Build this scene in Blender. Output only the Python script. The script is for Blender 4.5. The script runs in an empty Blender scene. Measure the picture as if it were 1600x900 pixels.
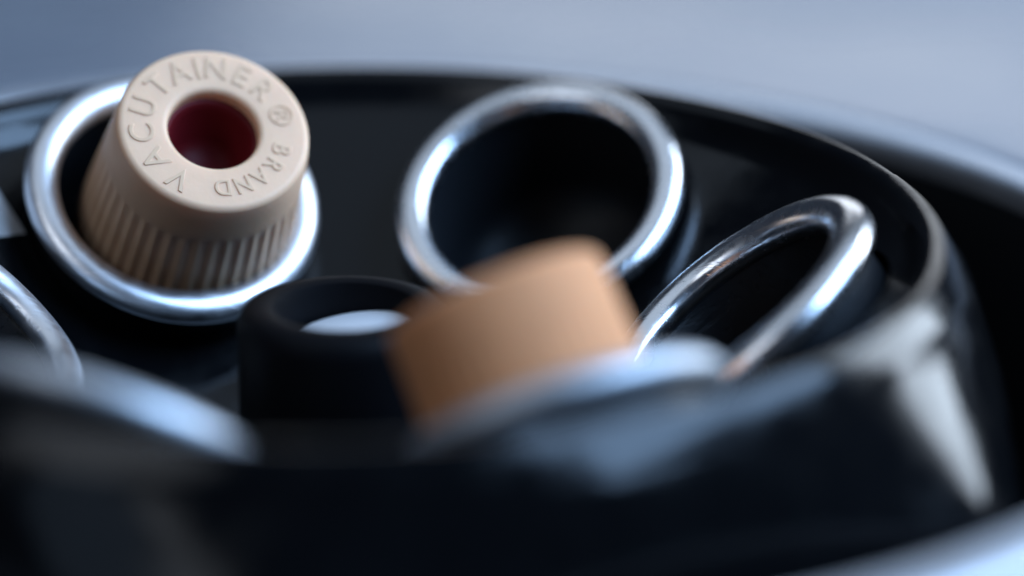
import bpy, bmesh, math, random
from mathutils import Vector, Matrix

random.seed(7)
S = 0.001                      # everything below is written in millimetres
C = bpy.context.scene.collection
scn = bpy.context.scene
R = math.radians

# ------------------------------------------------------------------ camera
EL, ROLL, DIST, FPX = 0.333077, 0.00325, 250.0, 5091.7
tgt = Vector((12.633, 3.483, 0.0))
pos = tgt + DIST * Vector((0, -math.cos(EL), math.sin(EL)))
fwd = (tgt - pos).normalized()
rt = Vector((1, 0, 0)); up = rt.cross(fwd)
r2 = math.cos(ROLL) * rt + math.sin(ROLL) * up
u2 = -math.sin(ROLL) * rt + math.cos(ROLL) * up
cd = bpy.data.cameras.new('camera')
cam = bpy.data.objects.new('camera', cd); C.objects.link(cam)
m = Matrix((r2, u2, -fwd)).transposed().to_4x4(); m.translation = pos * S
cam.matrix_world = m
cd.sensor_width = 36.0; cd.lens = 36.0 * FPX / 1600.0
cd.clip_start = 0.005; cd.clip_end = 20
cd.dof.use_dof = True; cd.dof.focus_distance = 257.0 * S
cd.dof.aperture_fstop = 7.4; cd.dof.aperture_blades = 0
scn.camera = cam

# ------------------------------------------------------------------ world, lamps, exposure
w = bpy.data.worlds.new('World'); scn.world = w; w.use_nodes = True
w.node_tree.nodes['Background'].inputs[0].default_value = (0.50, 0.66, 1.0, 1)
w.node_tree.nodes['Background'].inputs[1].default_value = 0.035

def area(name, loc, aim, sx, sy, power, col):
    l = bpy.data.lights.new(name, 'AREA'); l.shape = 'RECTANGLE'
    l.size = sx * S; l.size_y = sy * S; l.energy = power; l.color = col
    o = bpy.data.objects.new(name, l); C.objects.link(o)
    o.location = Vector(loc) * S
    o.rotation_euler = (Vector(aim) - Vector(loc)).to_track_quat('-Z', 'Y').to_euler()
    return o

def lamp_dir(name, d, dist, sx, sy, rad, col):      # a soft box standing in direction d with radiance rad
    v = Vector(d).normalized() * dist
    area(name, v, (0, 0, 0), sx, sy, rad * math.pi * sx * sy * 1e-6, col)
lamp_dir('window_lamp', (0.80, 0.47, 0.38), 460, 170, 290, 10.5, (0.72, 0.85, 1.0))
lamp_dir('right_front_lamp', (0.70, -0.17, 0.70), 470, 410, 225, 13.0, (0.38, 0.62, 1.0))
lamp_dir('left_lamp', (-0.52, -0.50, 0.69), 450, 200, 200, 1.8, (0.82, 0.89, 1.0))
lamp_dir('low_left_lamp', (-0.63, -0.66, 0.41), 450, 110, 170, 0.6, (0.5, 0.7, 1.0))
area('ceiling_lamp', (-20, 110, 560), (0, 30, 0), 800, 640, 1.05, (0.68, 0.82, 1.0))
area('back_lamp', (100, 720, 215), (0, 100, 0), 350, 220, 0.40, (0.86, 0.92, 1.0))
scn.cycles.caustics_reflective = False

scn.view_settings.view_transform = 'Standard'
scn.view_settings.look = 'None'
scn.view_settings.exposure = 0.0
scn.view_settings.gamma = 1.0
scn.view_settings.use_curve_mapping = False

# ------------------------------------------------------------------ materials
def mat(name, col, rough=0.5, metal=0.0, ior=1.5, spec=0.5, coat=0.0, sss=0.0, sss_rad=None,
        bump=0.0, bscale=2000.0, mottle=0.0, mscale=200.0, rough_var=0.0, scratch=0.0):
    mt = bpy.data.materials.new(name); mt.use_nodes = True
    nt = mt.node_tree; N = nt.nodes; L = nt.links
    p = N['Principled BSDF']
    p.inputs['Base Color'].default_value = (*col, 1)
    p.inputs['Roughness'].default_value = rough
    p.inputs['Metallic'].default_value = metal
    p.inputs['IOR'].default_value = ior
    p.inputs['Specular IOR Level'].default_value = spec
    p.inputs['Coat Weight'].default_value = coat
    if sss:
        p.inputs['Subsurface Weight'].default_value = sss
        p.inputs['Subsurface Radius'].default_value = sss_rad or (1, 0.5, 0.3)
        p.inputs['Subsurface Scale'].default_value = 0.0012
    tc = N.new('ShaderNodeTexCoord')
    nz = N.new('ShaderNodeTexNoise'); nz.inputs['Scale'].default_value = mscale
    nz.inputs['Detail'].default_value = 6; L.new(tc.outputs['Object'], nz.inputs['Vector'])
    if mottle:
        mx = N.new('ShaderNodeMix'); mx.data_type = 'RGBA'
        mr = N.new('ShaderNodeMapRange'); mr.inputs[1].default_value = 0.3; mr.inputs[2].default_value = 0.7
        L.new(nz.outputs['Fac'], mr.inputs[0]); L.new(mr.outputs[0], mx.inputs['Factor'])
        mx.inputs[6].default_value = (*[c * (1 - mottle) for c in col], 1)
        mx.inputs[7].default_value = (*[min(1, c * (1 + mottle)) for c in col], 1)
        L.new(mx.outputs[2], p.inputs['Base Color'])
    if rough_var:
        mr = N.new('ShaderNodeMapRange'); mr.inputs[1].default_value = 0.3; mr.inputs[2].default_value = 0.7
        mr.inputs[3].default_value = max(0.02, rough - rough_var); mr.inputs[4].default_value = rough + rough_var
        L.new(nz.outputs['Fac'], mr.inputs[0]); L.new(mr.outputs[0], p.inputs['Roughness'])
    last = None
    if bump:
        nb = N.new('ShaderNodeTexNoise'); nb.inputs['Scale'].default_value = bscale; nb.inputs['Detail'].default_value = 3
        L.new(tc.outputs['Object'], nb.inputs['Vector'])
        b = N.new('ShaderNodeBump'); b.inputs['Strength'].default_value = bump; b.inputs['Distance'].default_value = 0.0001
        L.new(nb.outputs['Fac'], b.inputs['Height']); last = b
    if scratch:
        for k, (rot, sc) in enumerate((((0.3, 0.9, 0.5), (160, 2600, 900)), ((1.2, 0.2, 2.1), (130, 3100, 700)))):
            mp = N.new('ShaderNodeMapping'); mp.inputs['Rotation'].default_value = rot; mp.inputs['Scale'].default_value = sc
            L.new(tc.outputs['Object'], mp.inputs['Vector'])
            ns = N.new('ShaderNodeTexNoise'); ns.inputs['Scale'].default_value = 1.0; ns.inputs['Detail'].default_value = 4
            L.new(mp.outputs[0], ns.inputs['Vector'])
            rp = N.new('ShaderNodeMapRange'); rp.inputs[1].default_value = 0.60; rp.inputs[2].default_value = 0.70
            L.new(ns.outputs['Fac'], rp.inputs[0])
            b = N.new('ShaderNodeBump'); b.inputs['Strength'].default_value = scratch; b.inputs['Distance'].default_value = 0.0001
            b.invert = True
            L.new(rp.outputs[0], b.inputs['Height'])
            if last: L.new(last.outputs[0], b.inputs['Normal'])
            last = b
    if last: L.new(last.outputs[0], p.inputs['Normal'])
    return mt

M = {
    'black': mat('rotor_black_plastic', (0.003, 0.0033, 0.004), 0.14, ior=1.5, spec=0.27, scratch=0.04, bump=0.06, rough_var=0.09, mscale=300),
    'knob': mat('knob_black', (0.003, 0.003, 0.004), 0.55, ior=1.4, spec=0.12, bump=0.05),
    'chrome': mat('polished_steel', (0.80, 0.81, 0.84), 0.24, metal=1.0, rough_var=0.06, mscale=600, scratch=0.14),
    'alu': mat('worn_aluminium', (0.80, 0.81, 0.84), 0.38, metal=1.0, bump=0.06, scratch=0.22, rough_var=0.08, mscale=500),
    'satin': mat('satin_steel', (0.88, 0.87, 0.88), 0.42, metal=0.25, bump=0.05),
    'enamel': mat('white_enamel', (0.82, 0.83, 0.86), 0.3, bump=0.03),
    'sleeve': mat('dark_anodised_sleeve', (0.010, 0.011, 0.013), 0.4, ior=1.5, spec=0.15, bump=0.1, scratch=0.3),
    'cream': mat('cream_rubber', (0.92, 0.575, 0.365), 0.5, spec=0.35, sss=0.25, bump=0.12, bscale=2600, mottle=0.04, mscale=350),
    'letter': mat('cream_rubber_shaded', (0.88, 0.53, 0.325), 0.5, spec=0.3, sss=0.2, bump=0.1),  # slightly darker tan: the shading of the letter relief put into the colour
    'tan': mat('tan_rubber', (0.78, 0.335, 0.15), 0.7, spec=0.2, sss=0.2, bump=0.12, mottle=0.05, mscale=350),
    'red': mat('dark_red_rubber', (0.14, 0.008, 0.012), 0.5, spec=0.2, bump=0.1),
    'glass': mat('tube_glass', (0.25, 0.03, 0.03), 0.08, spec=0.6),
    'shell': mat('pale_enamel', (0.175, 0.192, 0.225), 0.29, spec=0.5, bump=0.03, bscale=1200, mottle=0.08, mscale=22, rough_var=0.09),
    'lip': mat('silvery_rim', (0.50, 0.52, 0.56), 0.5, metal=0.7, bump=0.04, rough_var=0.05),
    'dull': mat('dull_aluminium', (0.55, 0.57, 0.60), 0.5, metal=1.0, bump=0.08, rough_var=0.06),
    'bowl': mat('bowl_black', (0.010, 0.011, 0.013), 0.4, bump=0.05),
    'paper': mat('white_paper', (0.80, 0.82, 0.86), 0.55, bump=0.05),
}

# ------------------------------------------------------------------ helpers
def link(name, me, mt, parent=None, loc=None, smooth=True):
    o = bpy.data.objects.new(name, me); C.objects.link(o)
    if not me.materials: me.materials.append(mt)
    if smooth:
        for p in me.polygons: p.use_smooth = True
    if parent: o.parent = parent
    if loc is not None: o.location = loc
    return o

def lathe(prof, n=160, closed=False, rfun=None):
    """Spin a list of (radius, height) about z; closed joins the last profile point to the first."""
    bm = bmesh.new(); rows = []
    for j, (r, z) in enumerate(prof):
        if r < 1e-6:
            rows.append([bm.verts.new((0, 0, z * S))]); continue
        row = []
        for i in range(n):
            a = 2 * math.pi * i / n
            q = r if rfun is None else rfun(r, z, a)
            row.append(bm.verts.new((q * math.cos(a) * S, q * math.sin(a) * S, z * S)))
        rows.append(row)
    pairs = list(zip(rows[:-1], rows[1:]))
    if closed: pairs.append((rows[-1], rows[0]))
    for A, B in pairs:
        for i in range(n):
            k = (i + 1) % n
            if len(A) == 1 and len(B) == 1: continue
            if len(A) == 1: bm.faces.new((A[0], B[i], B[k]))
            elif len(B) == 1: bm.faces.new((A[i], B[0], A[k]))
            else: bm.faces.new((A[i], B[i], B[k], A[k]))
    bmesh.ops.recalc_face_normals(bm, faces=bm.faces)
    me = bpy.data.meshes.new('lathe'); bm.to_mesh(me); bm.free()
    return me

def arc(cx, cz, r, a0, a1, n):
    return [(cx + r * math.cos(R(a0 + (a1 - a0) * i / n)), cz + r * math.sin(R(a0 + (a1 - a0) * i / n))) for i in range(n + 1)]

def rounded(pts, passes=3):
    """Chaikin corner cutting of an open profile."""
    for _ in range(passes):
        q = [pts[0]]
        for a, b in zip(pts[:-1], pts[1:]):
            q.append((a[0] * .75 + b[0] * .25, a[1] * .75 + b[1] * .25))
            q.append((a[0] * .25 + b[0] * .75, a[1] * .25 + b[1] * .75))
        q.append(pts[-1]); pts = q
    return pts

def empty(name, label, cat, loc=(0, 0, 0), mw=None, group=None):
    o = bpy.data.objects.new(name, None); C.objects.link(o)
    o.empty_display_size = 0.005
    o['label'] = label; o['category'] = cat
    if group: o['group'] = group
    if mw is not None: o.matrix_world = mw
    else: o.location = Vector(loc) * S
    return o

def frame(c, n, a=None):
    n = Vector(n).normalized()
    a = Vector(a) if a is not None else Vector((1, 0, 0))
    a = (a - n * a.dot(n)).normalized(); b = n.cross(a)
    mw = Matrix((a, b, n)).transposed().to_4x4(); mw.translation = Vector(c) * S
    return mw

# ------------------------------------------------------------------ the centrifuge housing and its bowl
machine = empty('centrifuge', 'pale blue-grey centrifuge housing with a round black bowl around the rotor', 'centrifuge', (0, 0, -60))
def mchild(name, me, mt, z=60): return link(name, me, mt, machine, Vector((0, 0, z * S)))
# deck: a square sheet with a round opening, slightly domed away from the bowl
bm = bmesh.new(); n = 192; rings = []
def deck_z(r): return -0.5 - 0.00028 * max(0, r - 70) ** 2
radii = [67.2, 67.6, 68.2, 69, 71, 75, 82, 92, 105, 122, 145, 175, 210, 260]
zoff = [-2.6, -1.2, -0.7, -0.5]
for j, r in enumerate(radii):
    z = zoff[j] if j < 4 else deck_z(r)
    rings.append([bm.verts.new((r * math.cos(2 * math.pi * i / n) * S, r * math.sin(2 * math.pi * i / n) * S, z * S)) for i in range(n)])
rings.append([bm.verts.new((264 * math.cos(2 * math.pi * i / n) * S, 264 * math.sin(2 * math.pi * i / n) * S, -60 * S)) for i in range(n)])
for A, B in zip(rings[:-1], rings[1:]):
    for i in range(n): bm.faces.new((A[i], A[(i + 1) % n], B[(i + 1) % n], B[i]))
bmesh.ops.recalc_face_normals(bm, faces=bm.faces)
me = bpy.data.meshes.new('deck'); bm.to_mesh(me); bm.free()
mchild('housing', me, M['shell'])
# rolled lip around the bowl
lip = [(62.0, -3.4), (61.95, -0.3), (62.05, 0.2), (62.35, 0.5), (62.9, 0.62), (64.6, 0.6), (65.8, 0.4), (66.5, 0.0), (66.9, -0.8), (67.0, -3.4)]
mchild('bowl_lip', lathe(lip, 192, closed=True), M['lip'])
bowl = [(61.7, -1.6), (61.6, -4), (61.4, -40), (58, -48), (20, -50), (0, -50)]
mchild('bowl', lathe(bowl, 160), M['bowl'])

# ------------------------------------------------------------------ the bench under it
me = bpy.data.meshes.new('bench'); bm = bmesh.new()
bmesh.ops.create_grid(bm, x_segments=1, y_segments=1, size=1.2); bm.to_mesh(me); bm.free()
o = link('bench_top', me, M['shell'], loc=(0, 0, -62 * S), smooth=False); o['kind'] = 'structure'

# ------------------------------------------------------------------ rotor
rotor = empty('rotor', 'glossy black six-place centrifuge rotor with a funnel-shaped top', 'rotor', (0, 0, -46))
TAN = math.tan(R(38))
def wall(z):                       # facet mid radius and facet bulge offset at a height
    am = 46.9 + 0.36 * (3.2 - z) if z > -4 else 49.49 + 0.14 * (-4 - z)
    rc = 45.5 + 0.77 * (5.3 - z) + (0.02 * z * z if z < 0 else 0) if z > -8 else 57.02 + 0.1 * (-8 - z)
    lo, hi = 0.0, 3000.0            # the offset that gives this corner radius
    if rc <= am * 1.002: return am, 0.0
    for _ in range(40):
        d = (lo + hi) / 2; Rf = am + d
        r30 = -d * math.cos(R(30)) + math.sqrt(Rf * Rf - (d * 0.5) ** 2)
        if r30 < rc: lo = d
        else: hi = d
    return am, lo
def soft_hex(a, am, d, p=190.0):             # six slightly bulging facets meeting in rounded corners
    t = (math.degrees(a) + 2) % 60; acc = 0.0
    for f in (-60, 0, 60, 120):
        q = R(t - f)
        if abs(t - f) > 70: continue
        Rf = am + d
        rr = -d * math.cos(q) + math.sqrt(Rf * Rf - (d * math.sin(q)) ** 2)
        if d < 0.01: rr = am
        acc += (rr / am) ** -p
    return am * acc ** (-1 / p)
def body_row(kind, v, a):
    """One point of the rotor's outside: v runs down the rim, the bevel or the wall."""
    c6 = 0.5 + 0.5 * math.cos(6 * (a - R(28)))     # 1 at a corner, 0 in the middle of a facet
    zt = 3.85 + 0.85 * c6 ** 1.3
    rw = soft_hex(a, *wall(zt), 190)
    if kind == 'bevel':
        return 44.75 + (rw - 44.75) * v, 6.3 + (zt - 6.3) * (0.8 * v + 0.2 * v * v)
    z = zt + (-14 - zt) * v
    return soft_hex(a, *wall(z), 190 - 125 * min(1, max(0, (4.6 - z) / 9))), z
def build_body(n=288):
    rows = [(r, z) for r, z in [(0, -19.2), (10.5, -19.2), (11.5, 5 - 32.5 * TAN)]] \
        + [(r, 5 + (r - 44) * TAN) for r in (16, 22, 28, 34, 39, 41.0, 42.4)] + [(42.9, 4.8), (43.25, 5.5), (43.6, 5.95), (44.1, 6.22), (44.5, 6.32)]
    rows += [('bevel', v) for v in (0, 0.05, 0.15, 0.35, 0.6, 0.85, 0.95, 1)] + [('wall', v) for v in (0.03, 0.1, 0.2, 0.32, 0.45, 0.6, 0.8, 1)]
    rows += [(46, -15), (20, -36), (7, -38), (0, -38)]
    bm = bmesh.new(); vs = []
    for r in rows:
        if r[0] == 0: vs.append([bm.verts.new((0, 0, r[1] * S))]); continue
        row = []
        for i in range(n):
            a = 2 * math.pi * i / n
            q, z = body_row(r[0], r[1], a) if isinstance(r[0], str) else r
            row.append(bm.verts.new((q * math.cos(a) * S, q * math.sin(a) * S, z * S)))
        vs.append(row)
    for A, B in zip(vs[:-1], vs[1:]):
        for i in range(n):
            k = (i + 1) % n
            if len(A) == 1: bm.faces.new((A[0], B[i], B[k]))
            elif len(B) == 1: bm.faces.new((A[i], B[0], A[k]))
            else: bm.faces.new((A[i], B[i], B[k], A[k]))
    bmesh.ops.recalc_face_normals(bm, faces=bm.faces)
    me = bpy.data.meshes.new('body'); bm.to_mesh(me); bm.free()
    return me
me = build_body()
body = link('body', me, M['black'], rotor, Vector((0, 0, 46 * S)))
# the six bores
HOLD = [  # centre, axis (towards the opening), as they sit in the rotor
    ((-15.54, 25.20, 0.31), (0.300, -0.5397, 0.7866)),
    ((14.86, 28.02, -0.50), (-0.228, -0.5387, 0.8111)),
    ((29.6, 1.33, -1.1), (-0.6174, -0.0242, 0.7863)),
    ((15.58, -25.96, 0.0), (-0.3168, 0.5278, 0.7881)),
    ((-14.69, -26.48, 0.0), (0.2987, 0.5382, 0.7881)),
    ((-29.89, -0.57, -0.06), (0.6275, 0.0289, 0.7781)),
]
cut = bmesh.new()
for c, nrm in HOLD:
    mw = frame(c, nrm) @ Matrix.Translation((0, 0, -1 * S))
    bmesh.ops.create_cone(cut, cap_ends=True, segments=72, radius1=11.6 * S, radius2=11.6 * S, depth=26 * S, matrix=mw)
cme = bpy.data.meshes.new('bores'); cut.to_mesh(cme); cut.free()
co = bpy.data.objects.new('bores', cme); C.objects.link(co)
co.location = (0, 0, 0)
bpy.context.view_layer.update()
md = body.modifiers.new('bores', 'BOOLEAN'); md.operation = 'DIFFERENCE'; md.solver = 'EXACT'; md.object = co; md.use_self = True
bpy.context.view_layer.update()
dg = bpy.context.evaluated_depsgraph_get()
nm = bpy.data.meshes.new_from_object(body.evaluated_get(dg))
body.modifiers.clear(); body.data = nm
bpy.data.objects.remove(co)
for p in nm.polygons: p.use_smooth = True
nm.set_sharp_from_angle(angle=R(40))
# hub knob with a steel disc in its recess
knob = [(0, -19), (8.2, -19), (8.2, -2.0), (8.05, -1.1), (7.6, -0.5), (6.9, -0.2), (6.0, -0.1), (5.5, -0.3), (5.25, -1.2), (5.25, -4.2), (0, -4.2)]
kn = link('hub_knob', lathe(knob, 96), M['knob'], rotor, Vector((0, 0, 46 * S)))
kn.data.set_sharp_from_angle(angle=R(50))
dish = [(0, -1.75), (4.7, -1.75), (5.0, -1.85), (5.1, -2.2), (5.1, -3.2)]
ds = link('steel_disc', lathe(dish, 96), M['satin'], kn); ds.rotation_euler = (0, R(-9), 0); ds.location = (0, 0, -0.75 * S)
# small bright plate fixed to the funnel between two places
bm = bmesh.new(); g = []
for i in range(5):
    row = []
    rr = 35.1 + 7.4 * i / 4
    for j in range(9):
        az = R(-51.2 - 15.0 * j / 8 * 38 / rr)
        row.append(bm.verts.new((rr * math.sin(az) * S, rr * math.cos(az) * S, (5 + (rr - 44) * TAN + 0.18 + 0.27 * max(0, -27.4 - rr * math.sin(az))) * S)))
    g.append(row)
for i in range(4):
    for j in range(8): bm.faces.new((g[i][j], g[i][j + 1], g[i + 1][j + 1], g[i + 1][j]))
res = bmesh.ops.solidify(bm, geom=bm.faces[:], thickness=0.1 * S)
bmesh.ops.recalc_face_normals(bm, faces=bm.faces)
me = bpy.data.meshes.new('label'); bm.to_mesh(me); bm.free()
lo = link('plate', me, M['satin'], rotor, Vector((0, 0, 46 * S)), smooth=False)

# ------------------------------------------------------------------ six tube holders
HL = ['worn metal-lipped tube holder with the cream ribbed stopper standing in it',
      'empty polished metal-lipped tube holder at the back right of the hub, behind the tan stopper',
      'empty metal-lipped tube holder at the far right, seen as a narrow slanted oval',
      'metal-lipped tube holder in the foreground around the base of the blurred tan stopper',
      'metal-lipped tube holder at the lower left, only its blurred upper edge showing over the rim',
      'scuffed metal-lipped tube holder cut off by the left edge, beside the bright white plate']
BEAD = 1.42
lipm = lathe([(11 + BEAD * math.cos(R(t)), 0.88 * BEAD * math.sin(R(t))) for t in range(0, 360, 15)], 128, closed=True)
slv = [(10.75, -0.5), (10.9, -1.4), (10.9, -10), (9.0, -13.2), (0, -13.6), (0, -12.8), (8.4, -12.4), (9.9, -9.5), (9.9, -1.2), (10.2, -0.5)]
slvm = lathe(slv, 96, closed=True)
holders = []
for k, (c, nrm) in enumerate(HOLD):
    h = empty('tube_holder', HL[k], 'tube holder', mw=frame(c, nrm, (1, 0.2 * k, 0)), group='metal-lipped tube holders in the rotor')
    lp = link('lip', lipm, M['chrome'], h)
    lp.rotation_euler = (0, 0, k * 1.1)
    link('sleeve', slvm, M['sleeve'], h)
    holders.append((h, lp))
# the scuffed ones get the worn metal
worn = lipm.copy(); worn.materials.clear(); worn.materials.append(M['alu'])
for k in (0, 5): holders[k][1].data = worn
thick = lathe([(11 + 1.65 * math.cos(R(t)), 1.45 * math.sin(R(t))) for t in range(0, 360, 15)], 128, closed=True)
thick.materials.append(M['chrome'])
for p in thick.polygons: p.use_smooth = True
holders[2][1].data = thick
dullm = lipm.copy(); dullm.materials.clear(); dullm.materials.append(M['dull'])
for k in (3, 4): holders[k][1].data = dullm

# ------------------------------------------------------------------ stoppered tubes
def stopper_mesh(r0, r1, ln, hole, depth=0.34, ribs=44):
    """Rubber stopper: flat top at z = 0, round hole, fine ribs down the skirt."""
    prof = [(hole - 0.25, -3.4), (hole - 0.12, -1.6), (hole, -0.75)] + arc(hole + 0.45, -0.5, 0.5, 180, 90, 4) \
        + [(hole + 1.4, 0), (r0 - 1.6, 0)] + arc(r0 - 0.6, -0.6, 0.6, 90, 8, 8)
    zs = [-1.4, -2.2, -3.2, -4.0, -4.3, -4.6, -5.2] + [-6.5 - i for i in range(int(ln - 7))] + [-ln]
    prof += [(r0 + (r1 - r0) * (-z / ln), z) for z in zs] + [(r1 - 1.2, -ln - 0.2), (hole, -ln - 0.2)]
    def rf(r, z, a):
        if z > -4.1 or r < r0 - 0.5: return r
        k = min(1, (-z - 4.0) / 0.9)
        return r - depth * k * (0.5 - 0.5 * math.cos(a * ribs)) ** 0.7
    return lathe(prof, ribs * 10, rfun=rf)

def make_tube(label, mw, r0, r1, ln, hole, mt, depth=0.17, group='rubber-stoppered sample tubes'):
    t = empty('sample_tube', label, 'sample tube', mw=mw, group=group)
    st = link('stopper', stopper_mesh(r0, r1, ln, hole, depth), mt, t)
    plug = [(hole - 0.05, -1.15), (hole - 0.35, -1.6), (hole - 0.5, -2.4), (hole - 0.9, -5.4), (hole - 1.8, -6.3), (0, -6.5), (0, -9), (hole - 0.05, -9)]
    link('septum', lathe(plug, 72, closed=True), M['red'], st)
    g = [(6.2, -ln + 1), (6.3, -ln - 3), (6.0, -ln - 5), (4, -ln - 7), (0, -ln - 7.6)]
    link('glass_tube', lathe(g, 64), M['glass'], t)
    return t, st

mw1 = frame((-11.35, 18.75, 8.2), (0.2370, -0.6043, 0.7605), (0.8844, 0.4581, 0.0885))
tube, stop = make_tube('cream ribbed rubber stopper with raised lettering round a dark red hole', mw1, 7.85, 9.2, 15, 3.75, M['cream'])

# raised lettering around the hole
def glyph(ch, size):
    cu = bpy.data.curves.new('glyph', 'FONT'); cu.body = ch; cu.size = size * S
    cu.align_x = 'CENTER'; cu.align_y = 'CENTER'
    cu.extrude = 0.005 * S; cu.bevel_depth = 0.05 * S; cu.bevel_resolution = 1; cu.resolution_u = 4; cu.offset = 0.0
    o = bpy.data.objects.new('glyph', cu); C.objects.link(o)
    bpy.context.view_layer.update()
    me = bpy.data.meshes.new_from_object(o.evaluated_get(bpy.context.evaluated_depsgraph_get()))
    bpy.data.objects.remove(o); bpy.data.curves.remove(cu)
    return me
words = [('V', -130), ('A', -105), ('C', -79.5), ('U', -54), ('T', -29), ('A', -8), ('I', 8), ('N', 23), ('E', 44), ('R', 64)]
small = [('B', 126), ('R', 143), ('A', 160), ('N', 177), ('D', 194)]
bm = bmesh.new()
def put(ch, ang, size, rad, sx=1.0):
    me = glyph(ch, size)
    T = Matrix.Rotation(R(-ang), 4, 'Z') @ Matrix.Translation((0, rad * S, 0.04 * S)) @ Matrix.Diagonal((sx, 1, 1, 1))
    me.transform(T); bm.from_mesh(me); bpy.data.meshes.remove(me)
for ch, a in words: put(ch, a, 2.9, 5.78, 0.92)
for ch, a in small: put(ch, a, 2.1, 5.6, 0.92)
put('\u00ae', 92, 2.7, 5.7)
me = bpy.data.meshes.new('lettering'); bm.to_mesh(me); bm.free()
link('lettering', me, M['letter'], stop, smooth=False)

mw2 = frame((11.3, -21.4, 8.2), (-0.375, 0.465, 0.80))
make_tube('plain tan rubber stopper, strongly blurred, standing in the foreground holder', mw2, 7.8, 8.1, 14, 3.75, M['tan'], depth=0.10)
